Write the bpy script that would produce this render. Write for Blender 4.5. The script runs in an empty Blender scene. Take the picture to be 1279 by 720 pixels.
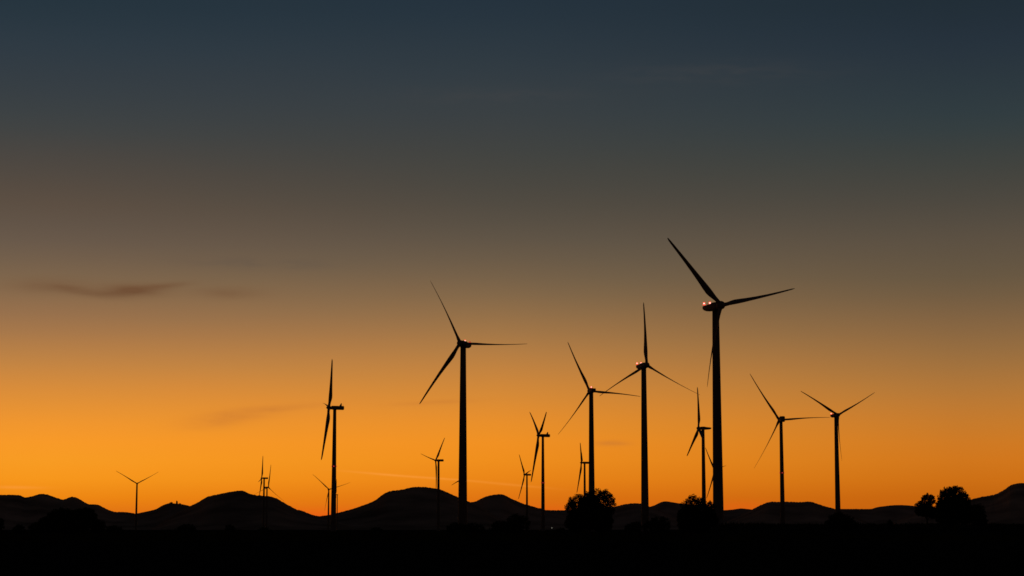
import bpy, bmesh, math, random
from mathutils import Vector, Matrix, noise
from bisect import bisect_right

rnd = random.Random(7)
sc = bpy.context.scene
col = sc.collection
R = math.radians

# ---------------------------------------------------------------- camera
FPX, HOR, CX, CY, CZ = 2387.0, 661.5, 639.5, 360.0, 1.7
PITCH = math.atan((HOR - CY) / FPX)
FW = Vector((0, math.cos(PITCH), math.sin(PITCH)))
UP = Vector((0, -math.sin(PITCH), math.cos(PITCH)))


def ray(px, py):
    return FW + UP * ((CY - py) / FPX) + Vector((1, 0, 0)) * ((px - CX) / FPX)


def at(px, py, Y):
    d = ray(px, py)
    return Vector((0, 0, CZ)) + d * (Y / d.y)


cam_d = bpy.data.cameras.new("camera")
cam = bpy.data.objects.new("camera", cam_d)
col.objects.link(cam)
cam.location = (0, 0, CZ)
cam.rotation_euler = (R(90) + PITCH, 0, 0)
cam_d.sensor_width = 36
cam_d.lens = 36 * FPX / 1279
cam_d.clip_start = 0.5
cam_d.clip_end = 200000
sc.camera = cam
sc.view_settings.view_transform = 'Standard'
sc.view_settings.look = 'None'
sc.view_settings.exposure = 0
sc.view_settings.gamma = 1
sc.cycles.filter_width = 1.6


def lin(c):
    r = []
    for v in c[:3]:
        v = v / 255
        r.append(v / 12.92 if v <= .04045 else ((v + .055) / 1.055) ** 2.4)
    return (*r, 1)


# ---------------------------------------------------------------- materials
def material(name, base, rough=.8, var=.3, scale=.5, bump=0, metallic=0, spec=.1):
    m = bpy.data.materials.new(name)
    m.use_nodes = True
    nt = m.node_tree
    b = nt.nodes['Principled BSDF']
    b.inputs['Roughness'].default_value = rough
    b.inputs['Metallic'].default_value = metallic
    b.inputs['Specular IOR Level'].default_value = spec
    tc = nt.nodes.new('ShaderNodeTexCoord')
    n = nt.nodes.new('ShaderNodeTexNoise')
    n.inputs['Scale'].default_value = scale
    n.inputs['Detail'].default_value = 6
    nt.links.new(tc.outputs['Object'], n.inputs['Vector'])
    r = nt.nodes.new('ShaderNodeValToRGB')
    r.color_ramp.elements[0].position = .3
    r.color_ramp.elements[1].position = .7
    r.color_ramp.elements[0].color = (*[v * (1 - var) for v in base], 1)
    r.color_ramp.elements[1].color = (*[v * (1 + var) for v in base], 1)
    nt.links.new(n.outputs['Fac'], r.inputs['Fac'])
    nt.links.new(r.outputs['Color'], b.inputs['Base Color'])
    if bump:
        bp = nt.nodes.new('ShaderNodeBump')
        bp.inputs['Strength'].default_value = bump
        nt.links.new(n.outputs['Fac'], bp.inputs['Height'])
        nt.links.new(bp.outputs['Normal'], b.inputs['Normal'])
    return m


def glow(name, colour, strength):
    m = bpy.data.materials.new(name)
    m.use_nodes = True
    nt = m.node_tree
    b = nt.nodes['Principled BSDF']
    b.inputs['Base Color'].default_value = colour
    b.inputs['Emission Color'].default_value = colour
    b.inputs['Emission Strength'].default_value = strength
    return m


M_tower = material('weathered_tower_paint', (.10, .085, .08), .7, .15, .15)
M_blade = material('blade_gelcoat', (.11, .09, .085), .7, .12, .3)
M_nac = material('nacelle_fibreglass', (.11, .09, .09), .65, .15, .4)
M_steel = material('galvanised_steel', (.2, .2, .2), .55, .2, 2, metallic=.4)
M_door = material('door_paint', (.12, .13, .14), .6, .2, 2)
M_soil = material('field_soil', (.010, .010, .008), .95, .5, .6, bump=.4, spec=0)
M_hill = material('forested_hill_hazed', (.24, .15, .10), .95, .45, .006, bump=.3, spec=0)  # forest colour lifted: aerial haze is painted into the base colour
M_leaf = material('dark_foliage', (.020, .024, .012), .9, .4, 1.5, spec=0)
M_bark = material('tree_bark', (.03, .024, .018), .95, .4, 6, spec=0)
M_hill_near = material('forested_hill_haze_near', (.19, .125, .085), .95, .45, .006, bump=.3, spec=0)  # darker copy, less haze painted in for the nearer hills
M_hill_far = material('forested_hill_haze_far', (.23, .145, .10), .95, .35, .006, bump=.3, spec=0)  # distant haze painted into the base colour
M_stone = material('old_stone', (.12, .08, .06), .9, .3, .3, spec=0)
M_core = glow('lamp_core_lit', (1, .52, .42, 1), 1.9)
M_red = glow('lamp_halo_red', (1, .06, .03, 1), 1.3)  # glowing red that stands in for the bloom around bright lamps
M_dimred = glow('lamp_dim_red', (1, .06, .06, 1), .55)
M_warm = glow('yard_lamp_lit', (1, .95, .75, 1), .22)


# ---------------------------------------------------------------- mesh helpers
class MB:
    def __init__(s):
        s.v, s.f = [], []

    def loft(s, rings, cap=True):
        base = len(s.v)
        n = len(rings[0])
        for r in rings:
            s.v += [tuple(p) for p in r]
        for i in range(len(rings) - 1):
            for j in range(n):
                a = base + i * n + j
                b = base + i * n + (j + 1) % n
                s.f.append((a, b, b + n, a + n))
        if cap:
            s.f.append(tuple(base + j for j in reversed(range(n))))
            s.f.append(tuple(base + (len(rings) - 1) * n + j for j in range(n)))
        return s

    def lathe(s, prof, axis='Z', n=32, c=(0, 0, 0)):
        rings = []
        for r, h in prof:
            ring = []
            for k in range(n):
                a = 2 * math.pi * k / n
                x, y = r * math.cos(a), r * math.sin(a)
                p = (x, y, h) if axis == 'Z' else (x, -h, y)   # axis Y: h points to -Y
                ring.append((p[0] + c[0], p[1] + c[1], p[2] + c[2]))
            rings.append(ring)
        return s.loft(rings)

    def tube(s, p, q, r0, r1, n=6):
        p, q = Vector(p), Vector(q)
        d = (q - p).normalized()
        a = d.orthogonal().normalized()
        b = d.cross(a)
        rg = lambda c, r: [c + (a * math.cos(t) + b * math.sin(t)) * r for t in [2 * math.pi * k / n for k in range(n)]]
        return s.loft([rg(p, r0), rg(q, r1)])

    def box(s, lo, hi):
        x0, y0, z0 = lo
        x1, y1, z1 = hi
        return s.loft([[(x0, y0, z0), (x1, y0, z0), (x1, y1, z0), (x0, y1, z0)],
                       [(x0, y0, z1), (x1, y0, z1), (x1, y1, z1), (x0, y1, z1)]])

    def build(s, name, mat, parent=None, smooth=True, mats=None):
        me = bpy.data.meshes.new(name)
        me.from_pydata(s.v, [], s.f)
        me.materials.append(mat)
        if smooth:
            me.polygons.foreach_set('use_smooth', [len(p.vertices) == 4 for p in me.polygons])
        me.update()
        o = bpy.data.objects.new(name, me)
        col.objects.link(o)
        o.parent = parent
        return o


def link(name, me, parent=None):
    o = bpy.data.objects.new(name, me)
    col.objects.link(o)
    o.parent = parent
    return o


def thing(name, label, cat, loc, group=None, rz=0):
    o = bpy.data.objects.new(name, None)
    col.objects.link(o)
    o.empty_display_size = .5
    o.location = loc
    o.rotation_euler = (0, 0, rz)
    o['label'] = label
    o['category'] = cat
    if group:
        o['group'] = group
    return o


def sstep(a, b, x):
    t = max(0, min(1, (x - a) / (b - a)))
    return t * t * (3 - 2 * t)


# ---------------------------------------------------------------- ground
def gz(x, y):
    if y < 5:
        return 0
    r = x / y
    h = 3.35 * sstep(.098, .112, r) * sstep(430, 690, y) * (1 - sstep(3500, 6000, y))
    h += .35 * sstep(60, 500, y) * (1 - sstep(2500, 5000, y)) * noise.noise(Vector((x * .011, y * .004, 0)))
    h += .10 * sstep(10, 60, y) * (1 - sstep(900, 1600, y)) * noise.noise(Vector((x * .09, y * .03, 3)))
    return h


ys = [-4000, -1000, -200, -50, -10, 0, 5, 10, 15, 20, 28, 36, 46, 58, 72, 90, 110, 135, 165, 200]
y = 200
while y < 1200:
    y += 25
    ys.append(y)
while y < 60000:
    y *= 1.12
    ys.append(y)
NR = 420
v, f = [], []
for yy in ys:
    w = max(abs(yy) * .55, 150 + abs(yy) * .2)
    for i in range(NR + 1):
        t = i / NR * 2 - 1
        x = w * t
        v.append((x, yy, gz(x, yy)))
for j in range(len(ys) - 1):
    for i in range(NR):
        a = j * (NR + 1) + i
        f.append((a, a + 1, a + NR + 2, a + NR + 1))
me = bpy.data.meshes.new('ground')
me.from_pydata(v, [], f)
me.polygons.foreach_set('use_smooth', [True] * len(f))
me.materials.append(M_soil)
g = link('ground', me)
g['kind'] = 'structure'


# ---------------------------------------------------------------- hills
def interp(pts, x):
    if x <= pts[0][0]:
        return pts[0][1]
    if x >= pts[-1][0]:
        return pts[-1][1]
    i = bisect_right([p[0] for p in pts], x) - 1
    (x0, y0), (x1, y1) = pts[i], pts[i + 1]
    # catmull-rom
    ym = pts[i - 1][1] if i > 0 else y0
    xm = pts[i - 1][0] if i > 0 else x0 - 1
    yp = pts[i + 2][1] if i + 2 < len(pts) else y1
    xp = pts[i + 2][0] if i + 2 < len(pts) else x1 + 1
    t = (x - x0) / (x1 - x0)
    m0 = (y1 - ym) / (x1 - xm) * (x1 - x0)
    m1 = (yp - y0) / (xp - x0) * (x1 - x0)
    t2, t3 = t * t, t * t * t
    return (2 * t3 - 3 * t2 + 1) * y0 + (t3 - 2 * t2 + t) * m0 + (-2 * t3 + 3 * t2) * y1 + (t3 - t2) * m1


def hill(pts, D, depth, seed, fuzz=.62):
    x0, x1 = pts[0][0], pts[-1][0]
    n = int((x1 - x0) / 1.1)
    rows = 30
    v, f = [], []
    for j in range(rows + 1):
        s = j / rows * 2 - 1
        g0 = math.cos(s * math.pi / 2) ** 1.6 if abs(s) < 1 else 0
        for i in range(n + 1):
            px = x0 + (x1 - x0) * i / n
            yy = interp(pts, px)
            c = at(px, min(yy, 661.4), D)
            q = Vector((px * .02 + seed * 9, s * 2.2, seed))
            gul = 1 + .22 * noise.noise(q) * min(1, abs(s) * 3) * (1 - abs(s))
            e = math.sin(min(1, (px - x0) / 25, (x1 - px) / 25) * math.pi / 2)
            z = c.z * g0 * gul
            z += e * g0 * D / FPX * fuzz * (noise.noise(Vector((px * .55, s * 9, seed * 3))) +
                                           .8 * abs(noise.noise(Vector((px * .9, s * 20, seed * 5)))) - .2)
            k = 1 + s * depth / D + .02 * noise.noise(Vector((px * .01, seed, 4)))
            v.append((c.x * k, D * k, max(z, -5) - (8 if abs(s) == 1 else 0)))
    for j in range(rows):
        for i in range(n):
            a = j * (n + 1) + i
            f.append((a, a + 1, a + n + 2, a + n + 1))
    me = bpy.data.meshes.new('hill')
    me.from_pydata(v, [], f)
    me.polygons.foreach_set('use_smooth', [True] * len(f))
    me.materials.append(M_hill_near if D < 8700 else M_hill if D < 10000 else M_hill_far)  # painted-in haze chosen by distance
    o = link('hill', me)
    o['kind'] = 'structure'
    return o


hill([(-260, 661), (-150, 625), (-60, 612), (0, 618.5), (10, 618), (25, 618.4), (31, 621), (42, 619), (51, 616.7), (60, 618), (72, 622),
      (79, 623.8), (90, 620.6), (98, 623), (110, 630), (122, 631.5), (131, 635.5), (141, 639.6), (155, 640), (168, 641.8), (190, 650), (215, 661)],
     9000, 1500, 1)
hill([(120, 661), (150, 646), (172, 641.3), (184, 638.8), (195, 636), (202, 632), (209, 629.3), (213, 628.9), (220, 629.3), (227, 630.2),
      (238, 633.2), (250, 641), (275, 661)], 8600, 1100, 2, .25)
hill([(190, 661), (215, 644), (237, 632.5), (248, 627), (258, 621), (270, 618), (285, 615), (300, 613.9), (305, 614.8), (311, 617.5), (320, 619.5),
      (335, 620.3), (345, 623), (357, 630), (370, 637), (378, 639), (390, 643.3), (399, 645.3), (420, 650), (450, 661)], 7600, 1300, 3)
hill([(350, 661), (375, 652), (399, 645.2), (410, 643.5), (425, 640), (440, 636), (452, 632), (467, 626.5), (480, 617.6), (487, 614.8),
      (503, 612.8), (515, 610.3), (530, 610), (545, 611.8), (553, 613.5), (563, 617.5), (575, 622.5), (586, 627), (605, 636), (640, 661)],
     8200, 1400, 4)
hill([(530, 661), (560, 640), (580, 629), (594, 626.6), (605, 621.5), (615, 619), (628, 618.3), (640, 623.5), (655, 629.5), (665, 632.5),
      (680, 637), (710, 646), (750, 661)], 10500, 1400, 5)
hill([(600, 661), (640, 645), (670, 638.5), (680, 637.4), (695, 637.5), (710, 637.4), (740, 635.5), (768, 633), (780, 630.2), (790, 629), (800, 629.5), (811, 633.2),
      (830, 640), (870, 661)], 11500, 1400, 6)
hill([(770, 661), (800, 640), (811, 633.6), (818, 631), (825, 627.5), (831, 626.2), (840, 627.3), (850, 629), (870, 631.5), (890, 635.5), (903, 637.3), (915, 636.7),
      (925, 635.4), (933, 636), (943, 637.5), (970, 645), (1010, 661)], 12500, 1400, 7, .2)
hill([(890, 661), (915, 648), (941, 636), (950, 631.5), (960, 627.6), (973, 627.2), (985, 627), (1000, 627.4), (1012, 627), (1020, 629.5),
      (1030, 633), (1040, 635.6), (1060, 642), (1100, 661)], 9800, 1300, 8)
hill([(970, 661), (1010, 643), (1040, 636.6), (1065, 636.1), (1088, 636.2), (1095, 634), (1105, 632.3), (1118, 631), (1130, 631), (1145, 632.5),
      (1180, 640), (1240, 661)], 12800, 1400, 9, .2)
hill([(1090, 661), (1140, 643), (1180, 632), (1213, 624.6), (1225, 621.5), (1243, 618), (1255, 612), (1262, 607), (1272, 604.2), (1283, 603.8),
      (1320, 600), (1380, 612), (1460, 661)], 8800, 1500, 10)


# ---------------------------------------------------------------- wind turbines
def airfoil(n=14):
    pts = []
    for k in range(n):
        a = 2 * math.pi * k / n
        x = .5 * (1 + math.cos(a))            # 1 trailing .. 0 leading
        t = .6 * (.2969 * math.sqrt(max(x, 0)) - .126 * x - .3516 * x * x + .2843 * x ** 3 - .1 * x ** 4) / .0625 * .5
        pts.append((x, t * (1 if a < math.pi else -1) * .21))
    return pts


def blade_mesh(Rr, cmax, name):
    af = airfoil()
    prof = [(0.0, .95, 1), (.03, .95, 1), (.06, 1.0, .9), (.10, .75 * cmax, .45), (.15, .93 * cmax, .15), (.20, cmax, 0), (.27, .95 * cmax, 0),
            (.36, .82 * cmax, 0), (.5, .67 * cmax, 0), (.65, .54 * cmax, 0), (.8, .43 * cmax, 0), (.9, .36 * cmax, 0), (.96, .29 * cmax, 0),
            (.99, .18 * cmax, 0), (1, .05 * cmax, 0)]
    rings = []
    for s, ch, circ in prof:
        s0 = s * Rr
        if circ == 1:
            ch = 1.9
        thick = 1.3 - .6 * min(1, s * 1.4)
        tw = R(14) * max(0, 1 - s * 1.35) ** 1.5 if circ < 1 else 0
        pb = 2.0 * s ** 2.2
        ring = []
        for k, (ax, at_) in enumerate(af):
            a = 2 * math.pi * k / len(af)
            xa, ya = (.3 - ax) * ch, at_ * ch * thick * 1.3
            xc, yc = -.95 * math.cos(a), .95 * math.sin(a)
            x, y_ = xa * (1 - circ) + xc * circ, ya * (1 - circ) + yc * circ
            x, y_ = x * math.cos(tw) - y_ * math.sin(tw), x * math.sin(tw) + y_ * math.cos(tw)
            ring.append((x, y_ - pb, s0))      # local -Y is the upwind flap side
        rings.append(ring)
    o = MB().loft(rings)
    me = bpy.data.meshes.new(name)
    me.from_pydata(o.v, [], o.f)
    me.polygons.foreach_set('use_smooth', [len(p.vertices) == 4 for p in me.polygons])
    me.materials.append(M_blade)
    return me


BL = {'a': blade_mesh(40, 3.1, 'blade'), 'b': blade_mesh(40, 2.75, 'blade')}
TILT = R(5)
OV = 4.5
NV = Vector((0, -math.cos(TILT), math.sin(TILT)))
UV = Vector((0, math.sin(TILT), math.cos(TILT)))
TV = UV.cross(NV)


def rrect(y, w, z0, z1, r=.28, n=5):
    ring = []
    h = z1 - z0
    rr = r * min(w, h)
    for cx, cz, a0 in ((w / 2 - rr, z1 - rr, 0), (-w / 2 + rr, z1 - rr, 90), (-w / 2 + rr, z0 + rr, 180), (w / 2 - rr, z0 + rr, 270)):
        for k in range(n):
            a = R(a0 + 90 * k / (n - 1))
            ring.append((cx + rr * math.cos(a), y, cz + rr * math.sin(a)))
    return ring


NAC = {  # y, width, z bottom, z top relative to hub height
    'taper': [(-2.5, 3.0, -1.3, 1.4), (-2.0, 3.3, -1.7, 1.7), (1.2, 3.5, -1.75, 1.8), (3.5, 3.5, -1.7, 1.45), (6.4, 3.3, -1.5, 1.3), (8.2, 3.0, -.9, 1.2), (9.1, 2.6, -.2, 1.1), (9.3, 2.2, .1, 1.0)],
    'slim': [(-2.6, 2.4, -1.2, 1.3), (-2.2, 2.8, -1.45, 1.5), (2, 3.0, -1.5, 1.55), (6.4, 3.0, -1.5, 1.55), (7.0, 2.8, -1.3, 1.4), (7.2, 2.4, -1.0, 1.1)],
    'wedge': [(-2.6, 2.6, -1.2, 1.3), (-2.2, 3.0, -1.5, 1.5), (.8, 3.2, -1.6, 1.75), (3, 3.0, -1.3, 1.4), (6.6, 2.6, -.95, 1.05), (8.0, 2.1, -.3, .85), (8.2, 1.7, 0, .7)],
    'stub': [(-2.6, 2.2, -1.0, 1.1), (-2.2, 2.6, -1.25, 1.3), (1.4, 2.6, -1.3, 1.3), (1.8, 2.2, -.9, 1.0)],
    'boxy': [(-2.5, 2.8, -1.3, 1.4), (-2.1, 3.1, -1.7, 1.7), (.6, 3.3, -1.8, 2.0), (.8, 3.6, -2.1, 2.9), (5.4, 3.6, -2.1, 2.9), (5.7, 3.2, -1.8, 2.6)],
}


def lamp_pair(nac, ht, spots, strength='bright'):
    for (x, y_, z) in spots:
        if strength == 'bright':
            m = MB().lathe([(.16, z - .25), (.16, z + .1)], n=10, c=(x, y_, ht))
            a = m.build('aviation_light', M_steel, nac)
            MB().lathe([(.30, z - .05), (.66, z), (.66, z + .36), (.30, z + .40)], n=14, c=(x, y_, ht)).build('red_lens_glow', M_red, a)  # lower red halo of the lamp, bloom modelled as a glowing ring
            MB().lathe([(.2, z + .40), (.36, z + .47), (.42, z + .72), (.34, z + .92), (.15, z + 1.0)], n=14, c=(x, y_, ht)).build('lamp_core', M_core, a)
            MB().lathe([(.2, z + 1.0), (.50, z + 1.04), (.46, z + 1.24), (.1, z + 1.32)], n=14, c=(x, y_, ht)).build('red_lens_glow', M_red, a)  # upper red halo, likewise bloom modelled as a glowing cap
        else:
            m = MB().lathe([(.16, z - .25), (.16, z + .1)], n=10, c=(x, y_, ht))
            a = m.build('aviation_light', M_steel, nac)
            MB().lathe([(.30, z + .1), (.5, z + .2), (.5, z + .6), (.2, z + .75)], n=14, c=(x, y_, ht)).build('red_lens_glow', M_dimred, a)


GROUP = 'wind turbines standing across the plain'


def turbine(X, D, psi, phi, Rr, c, H, kind, beta, label, lamps=(), fin=False, midlight=None, r0=2.4, r1=1.5, bl='a', hubr=1.75):
    zb = gz(X, D) - .15
    t = thing('wind_turbine', label, 'wind turbine', (X, D, zb), GROUP, psi)
    ht = H - zb
    # tower
    top = ht - 1.75
    prof = []
    for k in range(0, 25):
        s = k / 24
        prof.append((r0 + (r1 - r0) * s ** 1.05, top * s))
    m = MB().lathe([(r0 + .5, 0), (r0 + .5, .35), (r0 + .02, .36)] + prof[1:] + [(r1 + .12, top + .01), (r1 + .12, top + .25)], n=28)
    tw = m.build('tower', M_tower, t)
    fl = MB()
    dr = MB()
    dr.loft([[(-.45, -r0 - .12, 1.6), (.45, -r0 - .12, 1.6), (.45, -r0 + .3, 1.6), (-.45, -r0 + .3, 1.6)],
             [(-.45, -r0 - .10, 3.7), (.45, -r0 - .10, 3.7), (.45, -r0 + .3, 3.7), (-.45, -r0 + .3, 3.7)]])
    dr.build('door', M_door, tw, smooth=False)
    st = MB()
    st.box((-.7, -r0 - 1.5, 1.35), (.7, -r0 - .1, 1.45))
    for k in range(5):
        st.box((-.6, -r0 - 1.8 - .3 * k, 1.1 - .25 * k), (.6, -r0 - 1.5 - .3 * k, 1.18 - .25 * k))
    st.build('stairs', M_steel, tw, smooth=False)
    if midlight:
        zz = midlight
        rr = r0 + (r1 - r0) * (zz / top)
        for k in range(4):
            a = -psi + math.pi / 2 * k - math.pi / 2
            cx, cy = math.cos(a) * (rr + .18), math.sin(a) * (rr + .18)
            MB().lathe([(.16, zz - .38), (.36, zz - .3), (.36, zz + .3), (.16, zz + .38)], n=10, c=(cx, cy, 0)).build('obstruction_light', M_dimred, tw)
    # nacelle, tilted with the shaft
    rings = [rrect(y_, w, z0 + ht - y_ * math.tan(TILT) * .25, z1 + ht - y_ * math.tan(TILT) * .25) for y_, w, z0, z1 in NAC[kind]]
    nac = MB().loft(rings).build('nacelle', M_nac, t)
    if fin:
        fz = ht + 1.35
        MB().loft([[(-.9, 3.4, fz), (.9, 3.4, fz), (.9, 5.4, fz), (-.9, 5.4, fz)],
                   [(-.7, 4.9, fz + 2.3), (.7, 4.9, fz + 2.3), (.7, 5.3, fz + 2.2), (-.7, 5.3, fz + 2.2)]]).build('cooler', M_steel, nac, smooth=False)
    mast = MB()
    rz = NAC[kind][-3][3]
    ry = NAC[kind][-3][0]
    mast.tube((.9, ry, ht + rz - .35), (.9, ry, ht + rz + 1.1), .05, .04)
    mast.tube((.6, ry, ht + rz + .95), (1.2, ry, ht + rz + .95), .04, .04)
    mast.build('wind_sensor', M_steel, nac)
    for (lx, ly, lz, s) in lamps:
        lamp_pair(nac, ht, [(lx, ly, lz)], s)
    # hub
    hub_c = Vector((0, -OV, ht))
    hp = [(hubr * .78, -2.05), (hubr * .98, -1.5), (hubr, -.4), (hubr * .98, .5), (hubr * .85, 1.15), (hubr * .6, 1.7), (hubr * .3, 2.0), (.05, 2.1)]
    h = MB().lathe(hp, axis='Y', n=28).build('hub', M_nac, t)
    h.location = hub_c
    h.rotation_euler = (-TILT, 0, 0)
    # blades
    for k in range(3):
        p = 2.0 * Rr / 40
        th = phi + k * 2 * math.pi / 3 + p * math.sin(beta) / Rr
        span = UV * math.cos(th) + TV * math.sin(th)
        tan = -UV * math.sin(th) + TV * math.cos(th)
        cone = (c * Rr - p * math.cos(beta)) / Rr
        z = (span + NV * cone).normalized()
        x = (tan * math.cos(beta) + NV * math.sin(beta))
        x = (x - z * x.dot(z)).normalized()
        y_ = z.cross(x)
        M = Matrix((x, y_, z)).transposed().to_4x4()
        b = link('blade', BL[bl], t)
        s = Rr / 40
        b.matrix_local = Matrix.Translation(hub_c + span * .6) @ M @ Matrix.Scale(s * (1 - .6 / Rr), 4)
    return t


PI = math.pi
two = ((-.9, 8.3, 1.35, 'bright'), (.9, 6.3, 1.45, 'bright'))
turbine(90.4, 843, .442, 11.807, 39, .067, 100, 'taper', R(50),
        'tallest and nearest wind turbine, right of centre, two bright red-white lamps on its nacelle', two, hubr=1.9)
turbine(-26.1, 1017.6, -.337, 5.81, 38.9, .065, 100, 'taper', R(67),
        'tall dark wind turbine left of centre with one blade pointing level to the right',
        ((-.8, 5.0, 1.5, 'bright'), (.9, 7.6, 1.3, 'dim')), r0=2.5)
turbine(79.7, 1153.2, .33, -.032, 38.1, .064, 100, 'taper', R(67),
        'wind turbine with one blade straight up and two lit lamps, left of the tallest', two)
turbine(56.5, 1362.5, 3.332, .433, 38.5, .071, 100, 'taper', R(66),
        'wind turbine rising behind the round bushy tree, one small lamp on its nacelle',
        ((0, .6, 1.75, 'bright'),), r0=2.4)
turbine(-137.1, 1478.1, 4.867, .661, 44.7, .064, 95, 'slim', R(82),
        'tall side-on wind turbine at left, blades above and below, red light midway up its tower',
        fin=True, midlight=50, r0=2.15, r1=1.25, bl='b', hubr=1.3)
turbine(30.9, 1918.7, 4.913, 5.294, 47, .066, 95, 'slim', R(82),
        'side-on wind turbine with two blades raised in a narrow V, left of the round tree',
        fin=True, midlight=48, r0=2.0, r1=1.2, bl='b', hubr=1.3)
turbine(25.7, 3304.6, 4.397, 7.006, 45, .068, 95, 'slim', R(82),
        'small far wind turbine directly left of the one with its blades in a narrow V', r0=2.15, r1=1.3, bl='b', hubr=1.3)
turbine(102.4, 2705.8, 4.641, 7.194, 43.5, .066, 95, 'slim', R(82),
        'small side-on wind turbine rising over the left top of the round bushy tree', r0=2.0, r1=1.3, bl='b', hubr=1.2)
turbine(187.2, 1875.3, 4.834, -.169, 41.5, .07, 100, 'wedge', R(80),
        'mid-sized side-on wind turbine with tapering nacelle, immediately left of the tallest tower', r0=2.3, r1=1.45, bl='a', hubr=1.6)
turbine(327.3, 3063.9, 4.138, .717, 47.2, .067, 95, 'slim', R(85),
        'far wind turbine almost hidden behind the tallest tower, only thin blade tips showing', bl='b', r0=2.0, r1=1.3, hubr=1.2)
turbine(281.3, 1660.5, .25, -1.049, 40.2, .069, 100, 'taper', R(72),
        'rightmost wind turbine, blades spread in a wide Y with lit lamps on its nacelle',
        ((-.9, 8.0, 1.3, 'bright'), (.9, 8.0, 1.3, 'dim')))
turbine(230.6, 1639.7, 3.326, .579, 47.3, .073, 95, 'boxy', R(74),
        'wind turbine with very slender blades and boxy nacelle, second from the right', midlight=46.5, r0=2.1, r1=1.35, bl='b', hubr=1.3)
turbine(-688.3, 3525.2, .158, -1.033, 44.8, .07, 85, 'slim', R(60),
        'small lone wind turbine farthest left, two blades spread like a Y', r0=2.1, r1=1.4, bl='b', hubr=1.2)
turbine(-455.0, 3524.5, 4.778, -.335, 44, .072, 95, 'slim', R(82),
        'taller of the overlapping pair of small wind turbines on the left hill, side-on', r0=2.1, r1=1.4, bl='b', hubr=1.2)
turbine(-489.9, 3841.8, .769, 6.415, 46, .073, 85, 'slim', R(75),
        'shorter of the overlapping pair on the left hill, blades wide like an inverted Y', r0=2.0, r1=1.3, bl='b', hubr=1.2)
turbine(-385.3, 4039.6, .226, -.84, 47.1, .07, 85, 'slim', R(65),
        'small wind turbine just left of the tall side-on one, a blade crossing its tower', r0=2.0, r1=1.4, bl='b', hubr=1.2)
turbine(-100.06, 2613.8, 4.291, 1.385, 42.4, .067, 95, 'slim', R(82),
        'small wind turbine in front of the central hill, one blade hanging along its tower', r0=2.1, r1=1.4, bl='b', hubr=1.2)
turbine(-93.4, 3641.8, 5.06, 4.489, 44.7, .07, 95, 'slim', R(80),
        'far wind turbine hidden behind the thick tower left of centre, one curved blade tip showing', bl='b', r0=1.5, r1=1, hubr=1.2)
turbine(-475.2, 5232, R(270), .05, 43, .05, 95, 'stub', R(80),
        'farthest thin wind turbine tucked behind the right edge of the tall side-on tower', bl='b', r0=1.3, r1=.9, hubr=1.2)


# ---------------------------------------------------------------- trees
def leaf_mesh(lobes, Y, base_y, leaf, density, rn, holes):
    """leaf clumps through a crown made of ellipsoid lobes (metres)"""
    v, f = [], []
    clumps = []
    for (c, rx, ry, rz, dens) in lobes:
        n = int(density * dens * (rx * ry * rz) ** .667)
        for _ in range(n):
            while True:
                p = Vector((rn.uniform(-1, 1), rn.uniform(-1, 1), rn.uniform(-1, 1)))
                L = p.length
                if L <= .97 and (L > .5 or rn.random() < .5):
                    break
            # uneven outline
            k = 1 + .10 * noise.noise(p.normalized() * 2.2 + c * .3) + .05 * noise.noise(p.normalized() * 6 + c)
            q = c + Vector((p.x * rx, p.y * ry, p.z * rz)) * k
            if noise.noise(q * holes * 1.5 + Vector((3, 7, 1))) < -.30 and L > .3:
                continue
            clumps.append((q, min(rx, rz)))
    for q, r in clumps:
        cr = min(.11 * r, .5) * rn.uniform(.6, 1.1) + leaf * .55
        for _ in range(rn.randint(14, 26)):
            d = Vector((rn.uniform(-1, 1), rn.uniform(-1, 1), rn.uniform(-1, 1)))
            d = d.normalized() * (rn.random() ** .4) * cr
            s = leaf * rn.uniform(.5, 1.1)
            a = Vector((rn.uniform(-1, 1), rn.uniform(-1, 1), rn.uniform(-1, 1))).normalized()
            b = a.orthogonal().normalized()
            w = a.cross(b) * s * .5
            b = b * s
            p = q + d
            i = len(v)
            v += [tuple(p - b * .5), tuple(p + w * .8), tuple(p + b * .55), tuple(p - w * .8)]
            f.append((i, i + 1, i + 2, i + 3))
    return v, f, clumps


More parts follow.
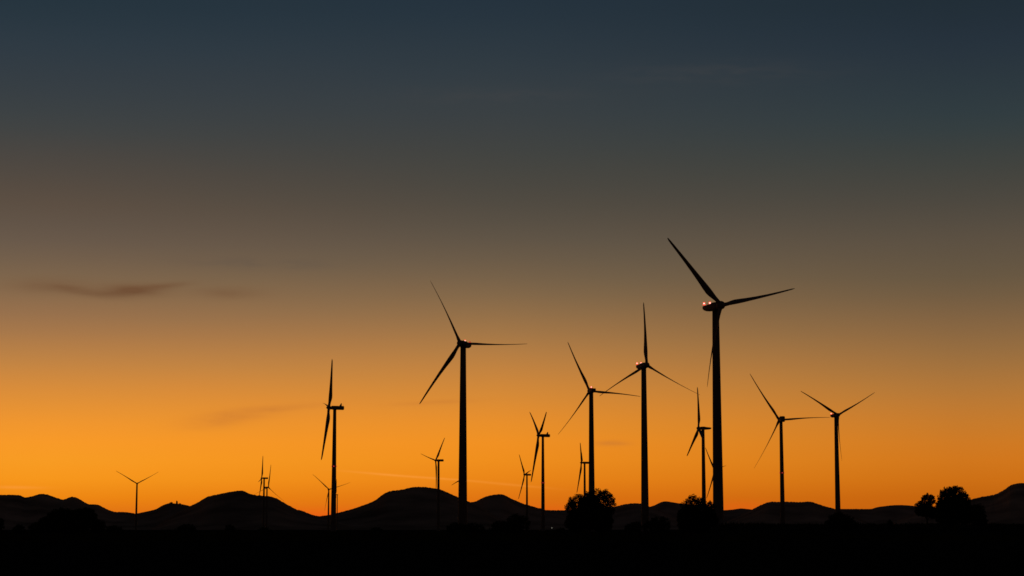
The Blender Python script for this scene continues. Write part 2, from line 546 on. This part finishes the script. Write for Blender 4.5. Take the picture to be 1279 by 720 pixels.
def tree(name, label, cat, lobes_px, D, trunk_px, group=None, leaf=.34, density=26, holes=.55, trunk_r=.3, seed=1, solid=True, Mleaf=None):
    rn = random.Random(seed)
    bx = at(trunk_px, 650, D).x
    bz = gz(bx, D) - .1
    root = thing(name, label, cat, (bx, D, bz), group)
    org = Vector((bx, D, bz))
    lobes = []
    sc_ = D / FPX
    for l in lobes_px:
        px, py, rx, ry = l[:4]
        dn = l[4] if len(l) > 4 else 1
        c = at(px, py, D) - org
        c.y = rn.uniform(-.25, .25) * rx * sc_
        lobes.append((c, rx * sc_, max(rx, ry) * sc_ * .85, ry * sc_, dn))
    v, f, cl = leaf_mesh(lobes, D, 0, leaf, density, rn, holes)
    me = bpy.data.meshes.new('crown')
    me.from_pydata(v, [], f)
    me.materials.append(Mleaf or M_leaf)
    link('crown', me, root)
    # trunk with limbs reaching into the clumps
    m = MB()
    ctr = sum((l[0] for l in lobes), Vector()) / len(lobes)
    fork = Vector((ctr.x * .15, 0, max(.4, ctr.z * .42)))
    m.tube((0, 0, 0), (fork.x * .4, 0, fork.z * .5), trunk_r * 1.25, trunk_r, 9)
    m.tube((fork.x * .4, 0, fork.z * .5), fork, trunk_r, trunk_r * .85, 9)
    for (c, rx, ry, rz, dn) in lobes:
        mid = fork.lerp(c, .55) + Vector((rn.uniform(-.3, .3), rn.uniform(-.3, .3), 0)) * rx * .4
        m.tube(fork, mid, trunk_r * .6, trunk_r * .4, 7)
        m.tube(mid, c + Vector((0, 0, rz * .2)), trunk_r * .4, trunk_r * .2, 6)
        near = [q for q, r in cl if (q - c).length < max(rx, rz) * 1.1]
        for q in rn.sample(near, min(len(near), 16)):
            s = mid.lerp(c, rn.random())
            k = s.lerp(q, .5) + Vector((0, 0, rn.uniform(-.1, .2) * rz))
            m.tube(s, k, trunk_r * .2, trunk_r * .12, 5)
            m.tube(k, q, trunk_r * .12, trunk_r * .04, 4)
    m.build('trunk', M_bark, root)
    return root


G1 = 'trees standing out against the glow'
tree('tree', 'round bushy two-lobed tree at centre right, a turbine tower rising behind it', 'tree',
     [(722, 634, 16, 16.5, .85), (750, 631, 19.5, 19.5, .85), (737, 647, 28, 15, 1.6), (720, 653, 14, 12, 2.4), (752, 653, 14, 12, 2.4), (735, 630, 14, 15, .85)], 480, 737, G1,
     leaf=.34, density=58, seed=3)
tree('tree', 'domed tree with lacy top touching the left side of the tallest turbine tower', 'tree',
     [(867, 633.5, 17.5, 15, .62), (858, 645, 12, 12, 1.8), (872, 653, 20, 12, 2.2), (860, 654, 14, 11, 2), (887, 638, 8, 11.5, .8), (886, 650, 12, 9, 2.2)], 520, 868, G1,
     leaf=.34, density=58, seed=11)
tree('tree', 'small open-crowned tree at the right, left of the bigger spreading tree', 'tree',
     [(1159, 626, 9, 9.5, 1.25), (1149, 633, 6, 7.5, 1.2), (1156, 638, 13, 8, 2.2), (1166, 641, 9, 7, 2)], 560, 1158, G1,
     leaf=.32, density=52, seed=21, trunk_r=.25)
tree('tree', 'largest spreading tree at the right edge, in front of the high hill', 'tree',
     [(1190, 620.5, 18.5, 13.2, .85), (1178, 631, 9, 9, .6), (1201, 626, 12.5, 11, .7), (1192, 636, 22, 13, 2.4), (1206, 643, 18, 11, 2.2), (1185, 647, 16, 9, 2)], 540, 1192, G1,
     leaf=.34, density=58, seed=5, trunk_r=.4)
tree('bush', 'dark rounded bush against the right flank of the largest spreading tree', 'bush',
     [(1222, 640, 10, 11, 1.6), (1224, 649, 10, 9, 2)], 560, 1223, None, leaf=.32, seed=6, trunk_r=.15)
tree('tree', 'wide flat-topped dark tree low at the left, blending into the hill', 'tree',
     [(78, 648, 19, 12.5, 2), (103, 646, 17, 11, 2), (90, 651, 20, 12, 2), (58, 656, 13, 10, 1.8), (122, 657, 10, 9, 1.8), (84, 658, 34, 8, 1.6)], 500, 88, None,
     leaf=.36, density=40, seed=8, trunk_r=.4)
shr = [  # lobes, D, label
    ([(-4, 654, 9, 9)], 620, 'dark bush cut off by the left edge of the view'),
    ([(24, 660, 8, 4.5)], 620, 'tiny low bush between the left edge and the wide flat-topped tree'),
    ([(45, 658, 10, 5)], 640, 'low bush at the left foot of the wide flat-topped tree'),
    ([(141, 661, 14, 4)], 640, 'low bush spreading right of the wide flat-topped tree'),
    ([(234, 659.5, 11, 5), (226, 661, 8, 3.5)], 700, 'low dark bush below the hill with the ruined tower'),
    ([(287, 660, 7, 4.3)], 760, 'tiny dark bush below the crest of the left hill'),
    ([(330, 662, 10, 3.0)], 800, 'flat low bush at the foot of the overlapping turbine pair'),
    ([(470, 662, 9, 2.8)], 800, 'very low bush below the left slope of the central hill'),
    ([(570, 659, 14, 5.5), (592, 659, 14, 5.5)], 650, 'low wide bush around the foot of the thick tower left of centre'),
    ([(647, 652, 15, 10), (628, 657, 17, 6)], 600, 'dark humped bush left of the turbine with blades in a V'),
    ([(700, 662, 7, 2.6)], 760, 'very low bush at the left foot of the round bushy tree'),
    ([(793, 656.5, 9, 5.5), (786, 659, 8, 4)], 640, 'small dark bush at the left foot of the turbine with the blade straight up'),
    ([(825, 653, 13, 9), (812, 657, 10, 6)], 600, 'dark rounded bush right of the turbine with the blade straight up'),
    ([(912, 658.5, 11, 4.0)], 600, 'low bush at the right foot of the tallest turbine'),
    ([(1050, 650, 15, 10), (1060, 654, 13, 8), (1040, 654, 10, 7)], 560, 'dark round bush hiding the foot of the rightmost turbine'),
    ([(1088, 658, 12, 3.6)], 600, 'low flat bush right of the round bush below the rightmost turbine'),
    ([(1111.5, 655, 4.2, 4.6), (1111.5, 652.5, 2.6, 3.2)], 560, 'tiny pointed bush standing alone between the rightmost turbine and the small open tree'),
    ([(1250, 658, 14, 3.4)], 600, 'low flat bush below the high hill at the right edge'),
]
for i, (lb, D, lab) in enumerate(shr):
    tree('bush', lab, 'bush', [(l[0], l[1] + 2.5, l[2], l[3] + 2.5, 1.8) for l in lb], D, sum(l[0] for l in lb) / len(lb), 'bushes along the edge of the plain',
         leaf=.36, density=20, seed=40 + i, trunk_r=.12, holes=.4)


# rough grass and weeds along the edge of the plain: nobody could count it
rg = random.Random(99)
v, f = [], []
for _ in range(26000):
    D = 260 + 900 * rg.random() ** 1.3
    x = D * rg.uniform(-.30, .30)
    n = noise.noise(Vector((x * .03, D * .02, 5))) + .6 * noise.noise(Vector((x * .15, D * .05, 9)))
    if n < -.25:
        continue
    h = (.3 + 1.3 * max(0, n) + .5 * rg.random() ** 4) * (.6 + D / 1300)
    z = gz(x, D) - .1
    for k in range(3):
        a = rg.uniform(0, math.pi)
        w = rg.uniform(.12, .4)
        ox, oy = rg.uniform(-.5, .5), rg.uniform(-.5, .5)
        dx_, dy_ = math.cos(a) * w, math.sin(a) * w
        lx, ly = rg.uniform(-.25, .25), rg.uniform(-.25, .25)
        i = len(v)
        v += [(x + ox - dx_, D + oy - dy_, z), (x + ox + dx_, D + oy + dy_, z), (x + ox + lx + dx_ * .15, D + oy + ly, z + h * rg.uniform(.6, 1.1))]
        f.append((i, i + 1, i + 2))
me = bpy.data.meshes.new('rough_grass')
me.from_pydata(v, [], f)
me.materials.append(M_leaf)
go = link('rough_grass', me)
go['kind'] = 'stuff'
go['label'] = 'rough dark grass and weeds across the unlit plain'
go['category'] = 'grass'

# hill-top ruin and the few trees beside it
p = at(220.9, 630.4, 8600)
t = thing('ruined_tower', 'tiny stone tower ruin on the crest of the small left hill', 'tower', p)
m = MB()
m.lathe([(4.6, -6), (4.2, 2), (4.0, 11.5)], n=12)
m.build('keep', M_stone, t, smooth=False)
m = MB()
for k in range(5):
    a = k * 1.2566 + .4
    m.box((3.0 * math.cos(a) - .9, 3.0 * math.sin(a) - .9, 11.4), (3.0 * math.cos(a) + .9, 3.0 * math.sin(a) + .9, 13.3 + 2.2 * math.sin(k * 2.1)))
m.build('battlement', M_stone, t, smooth=False)
m = MB()
m.lathe([(2.2, 11.6), (1.9, 15.5), (.2, 18.5)], n=10, c=(-1.2, 0, 0))
m.build('turret', M_stone, t, smooth=False)
tree('tree', 'tiny clump-like tree left of the ruined tower on the small hill', 'tree', [(213.6, 629.4, 2.2, 2.0, 1.4)], 8600, 213.6, 'trees on the ruin hill',
     leaf=2.2, density=3, seed=70, trunk_r=.6, Mleaf=M_leaf)
tree('tree', 'tiny tree right of the ruined tower on the small hill', 'tree', [(224.6, 630.2, 1.4, 1.3, 1.4)], 8600, 224.6, 'trees on the ruin hill',
     leaf=2, density=4, seed=71, trunk_r=.6, Mleaf=M_leaf)

# the one small lit lamp on the plain
p = at(689.3, 659.6, 1200)
zb = gz(p.x, 1200)
t = thing('yard_lamp', 'tiny lit lamp on a post between the V-blade turbine and the round tree', 'lamp', (p.x, 1200, zb))
hh = p.z - zb
MB().lathe([(.12, 0), (.08, .2), (.05, hh - .25)], n=10).build('post', M_steel, t)
MB().lathe([(.08, hh - .25), (.24, hh - .15), (.26, hh + .1), (.15, hh + .25), (.03, hh + .28)], n=14).build('globe', M_warm, t)

# ---------------------------------------------------------------- world
w = bpy.data.worlds.new("World")
sc.world = w
w.use_nodes = True
nt = w.node_tree
nt.nodes.clear()
N = nt.nodes.new
L = nt.links.new


def val(x):
    return x


def setin(sock, x):
    if isinstance(x, bpy.types.NodeSocket):
        L(x, sock)
    else:
        sock.default_value = x


def mth(op, a, b=None, c=None, clamp=False):
    n = N('ShaderNodeMath')
    n.operation = op
    n.use_clamp = clamp
    setin(n.inputs[0], a)
    if b is not None:
        setin(n.inputs[1], b)
    if c is not None:
        setin(n.inputs[2], c)
    return n.outputs[0]


def mix(fac, a, b, mode='MIX'):
    n = N('ShaderNodeMix')
    n.data_type = 'RGBA'
    n.blend_type = mode
    setin(n.inputs[0], fac)
    setin(n.inputs[6], a)
    setin(n.inputs[7], b)
    return n.outputs[2]


tc = N('ShaderNodeTexCoord')
sep = N('ShaderNodeSeparateXYZ')
L(tc.outputs['Generated'], sep.inputs[0])
dx, dy, dz = sep.outputs
EL = mth('DEGREES', mth('ARCSINE', dz))
AZ = mth('DEGREES', mth('ARCTAN2', dx, dy))


def azel(px, py):
    d = ray(px, py).normalized()
    return math.degrees(math.atan2(d.x, d.y)), math.degrees(math.asin(d.z))


YS = [0, 50, 100, 150, 200, 250, 300, 350, 400, 450, 500, 550, 590, 620, 645]
SKY = {
    60: [(37, 53, 64), (45, 58, 68), (53, 62, 69), (62, 67, 69), (77, 72, 67), (92, 79, 68), (106, 90, 76), (130, 104, 78), (160, 117, 78),
         (197, 134, 70), (232, 147, 56), (255, 157, 42), (255, 157, 33), (245, 140, 20), (228, 114, 20)],
    620: [(36, 51, 63), (43, 56, 66), (51, 61, 68), (59, 65, 68), (68, 69, 66), (80, 75, 67), (98, 86, 72), (122, 100, 75), (156, 116, 74),
          (192, 131, 68), (224, 142, 54), (246, 148, 37), (243, 141, 27), (230, 120, 19), (226, 104, 18)],
    1200: [(33, 46, 56), (38, 50, 61), (44, 56, 64), (51, 62, 66), (64, 67, 64), (78, 73, 65), (94, 82, 68), (108, 90, 68), (134, 102, 68),
           (163, 115, 64), (192, 124, 54), (212, 125, 38), (215, 118, 25), (203, 104, 16), (200, 98, 14)],
}
MAXEL = 20.0


def ramp(px):
    st = []
    for yy, c in zip(YS, SKY[px]):
        st.append((azel(px, yy)[1], c))
    st.sort()
    # smooth resample in display space
    def ev(e, k):
        return interp([(a, b[k]) for a, b in st], e)
    n = N('ShaderNodeValToRGB')
    cr = n.color_ramp
    lo, hi = st[0][0], st[-1][0]
    pts = [(lo + (hi - lo) * i / 28) for i in range(29)]
    elems = [(e / MAXEL, lin([max(0, min(255, ev(e, k))) for k in range(3)])) for e in pts]
    elems.append((1.0, lin((27, 40, 52))))
    cr.elements[0].position, cr.elements[0].color = elems[0]
    cr.elements[1].position, cr.elements[1].color = elems[-1]
    for p_, c_ in elems[1:-1]:
        e = cr.elements.new(p_)
        e.color = c_
    L(mth('DIVIDE', EL, MAXEL, clamp=True), n.inputs[0])
    return n.outputs[0]


azl, azm, azr = azel(60, 600)[0], azel(620, 600)[0], azel(1200, 600)[0]


def mapr(x, a, b, smooth=False):
    n = N('ShaderNodeMapRange')
    n.interpolation_type = 'SMOOTHSTEP' if smooth else 'LINEAR'
    n.clamp = True
    setin(n.inputs[0], x)
    n.inputs[1].default_value = a
    n.inputs[2].default_value = b
    n.inputs[3].default_value = 0
    n.inputs[4].default_value = 1
    return n.outputs[0]


c = mix(mapr(AZ, azl, azm), ramp(60), ramp(620))
c = mix(mapr(AZ, azm, azr), c, ramp(1200))

# noise in sky coordinates (azimuth, elevation), stretched along the horizon
cmb = N('ShaderNodeCombineXYZ')
L(AZ, cmb.inputs[0])
L(mth('MULTIPLY', EL, 5.0), cmb.inputs[1])
wn = N('ShaderNodeTexNoise')
wn.inputs['Scale'].default_value = .9
wn.inputs['Detail'].default_value = 5
L(cmb.outputs[0], wn.inputs['Vector'])
n1 = wn.outputs['Fac']
cmb2 = N('ShaderNodeCombineXYZ')
L(AZ, cmb2.inputs[0])
L(mth('MULTIPLY', EL, 6.0), cmb2.inputs[1])
cmb2.inputs[2].default_value = 11
wn2 = N('ShaderNodeTexNoise')
wn2.inputs['Scale'].default_value = .16
wn2.inputs['Detail'].default_value = 4
L(cmb2.outputs[0], wn2.inputs['Vector'])
n2 = wn2.outputs['Fac']
# soft high haze bands: slightly warmer and cooler veils
v1 = mth('MULTIPLY', mth('SUBTRACT', n2, .5), .30)
c = mix(1.0, c, mix(mth('ADD', v1, .5, clamp=True), lin((238, 250, 255)), lin((255, 246, 240))), 'MULTIPLY')


def gauss(px, py, sx, sy, amp, slope=0.0):
    """cloud wisp: centre and size in sky degrees, broken up by the noise"""
    a0, e0 = azel(px, py)
    k = 41.6
    da = mth('SUBTRACT', AZ, a0)
    de = mth('SUBTRACT', mth('SUBTRACT', EL, e0), mth('MULTIPLY', da, slope))
    q = mth('ADD', mth('POWER', mth('ABSOLUTE', mth('DIVIDE', da, sx / k)), 2.0), mth('POWER', mth('ABSOLUTE', mth('DIVIDE', de, sy / k)), 2.0))
    g_ = mth('EXPONENT', mth('MULTIPLY', q, -1.0))
    return mth('MULTIPLY', g_, amp)


def wisp(c, lst, colour, rough=1.0):
    tot = None
    for a in lst:
        g_ = gauss(*a)
        tot = g_ if tot is None else mth('ADD', tot, g_)
    br = mapr(n1, .36, .62, True)
    br = mth('ADD', mth('MULTIPLY', br, rough), 1 - rough)
    return mix(mth('MULTIPLY', tot, br, clamp=True), c, lin(colour))


c = wisp(c, [(60, 357, 46, 9.5, .42, 0.03), (100, 364, 34, 5, .6, -.12), (162, 363.5, 38, 7.5, 1.1, .03), (204, 357.5, 30, 3.6, .65, .12), (285, 366, 38, 7, .45)], (110, 78, 54), .22)
c = wisp(c, [(300, 518, 45, 7, .45, .08), (265, 530, 40, 7, .3, .05), (360, 509, 50, 4, .35, .08), (765, 554, 20, 3.4, .55), (545, 503, 50, 3, .3, .05)], (192, 114, 50), .35)
c = wisp(c, [(890, 92, 130, 14, .22, .0), (620, 120, 120, 10, .2), (330, 330, 90, 7, .2)], (72, 70, 70), .7)
c = wisp(c, [(20, 609, 30, 1.8, .4, -.01), (475, 592.5, 45, 1.3, .4, -.085), (550, 598, 55, 1.2, .38, -.07), (640, 606, 45, 1.3, .25, -.085)], (255, 160, 66), .15)
c = wisp(c, [(400, 645, 60, 9, .5), (925, 636, 40, 10, .32), (690, 640, 40, 8, .3)], (240, 88, 20), .1)

# below the horizon, and the dark side of the sky away from the sunset
back = mapr(mth('ABSOLUTE', mth('ADD', AZ, 6)), 28, 85, True)
dusk = N('ShaderNodeValToRGB')
dusk.color_ramp.elements[0].color = lin((60, 42, 32))
dusk.color_ramp.elements[1].color = lin((27, 27, 31))
L(mth('DIVIDE', EL, 60, clamp=True), dusk.inputs[0])
c = mix(back, c, dusk.outputs[0])
high = mapr(EL, 17, 45, True)
c = mix(high, c, lin((18, 27, 38)))

sky = N('ShaderNodeTexSky')
sky.sky_type = 'NISHITA'
sky.sun_disc = False
sky.sun_elevation = R(.6)
SAZ = R(-7)
sky.sun_rotation = SAZ
sky.altitude = 200
bg1 = N('ShaderNodeBackground')
L(c, bg1.inputs[0])
bg1.inputs[1].default_value = 1
bg2 = N('ShaderNodeBackground')
L(sky.outputs[0], bg2.inputs[0])
bg2.inputs[1].default_value = .001
add = N('ShaderNodeAddShader')
L(bg1.outputs[0], add.inputs[0])
L(bg2.outputs[0], add.inputs[1])
out = N('ShaderNodeOutputWorld')
L(add.outputs[0], out.inputs[0])

sd = bpy.data.lights.new('sun', 'SUN')
sd.energy = .02
sd.angle = R(.5)
sd.color = (1, .55, .3)
so = bpy.data.objects.new('sun', sd)
col.objects.link(so)
dv = -Vector((math.sin(SAZ) * math.cos(R(.6)), math.cos(SAZ) * math.cos(R(.6)), math.sin(R(.6))))
so.rotation_euler = dv.to_track_quat('-Z', 'Y').to_euler()
so.location = (0, 0, 60)
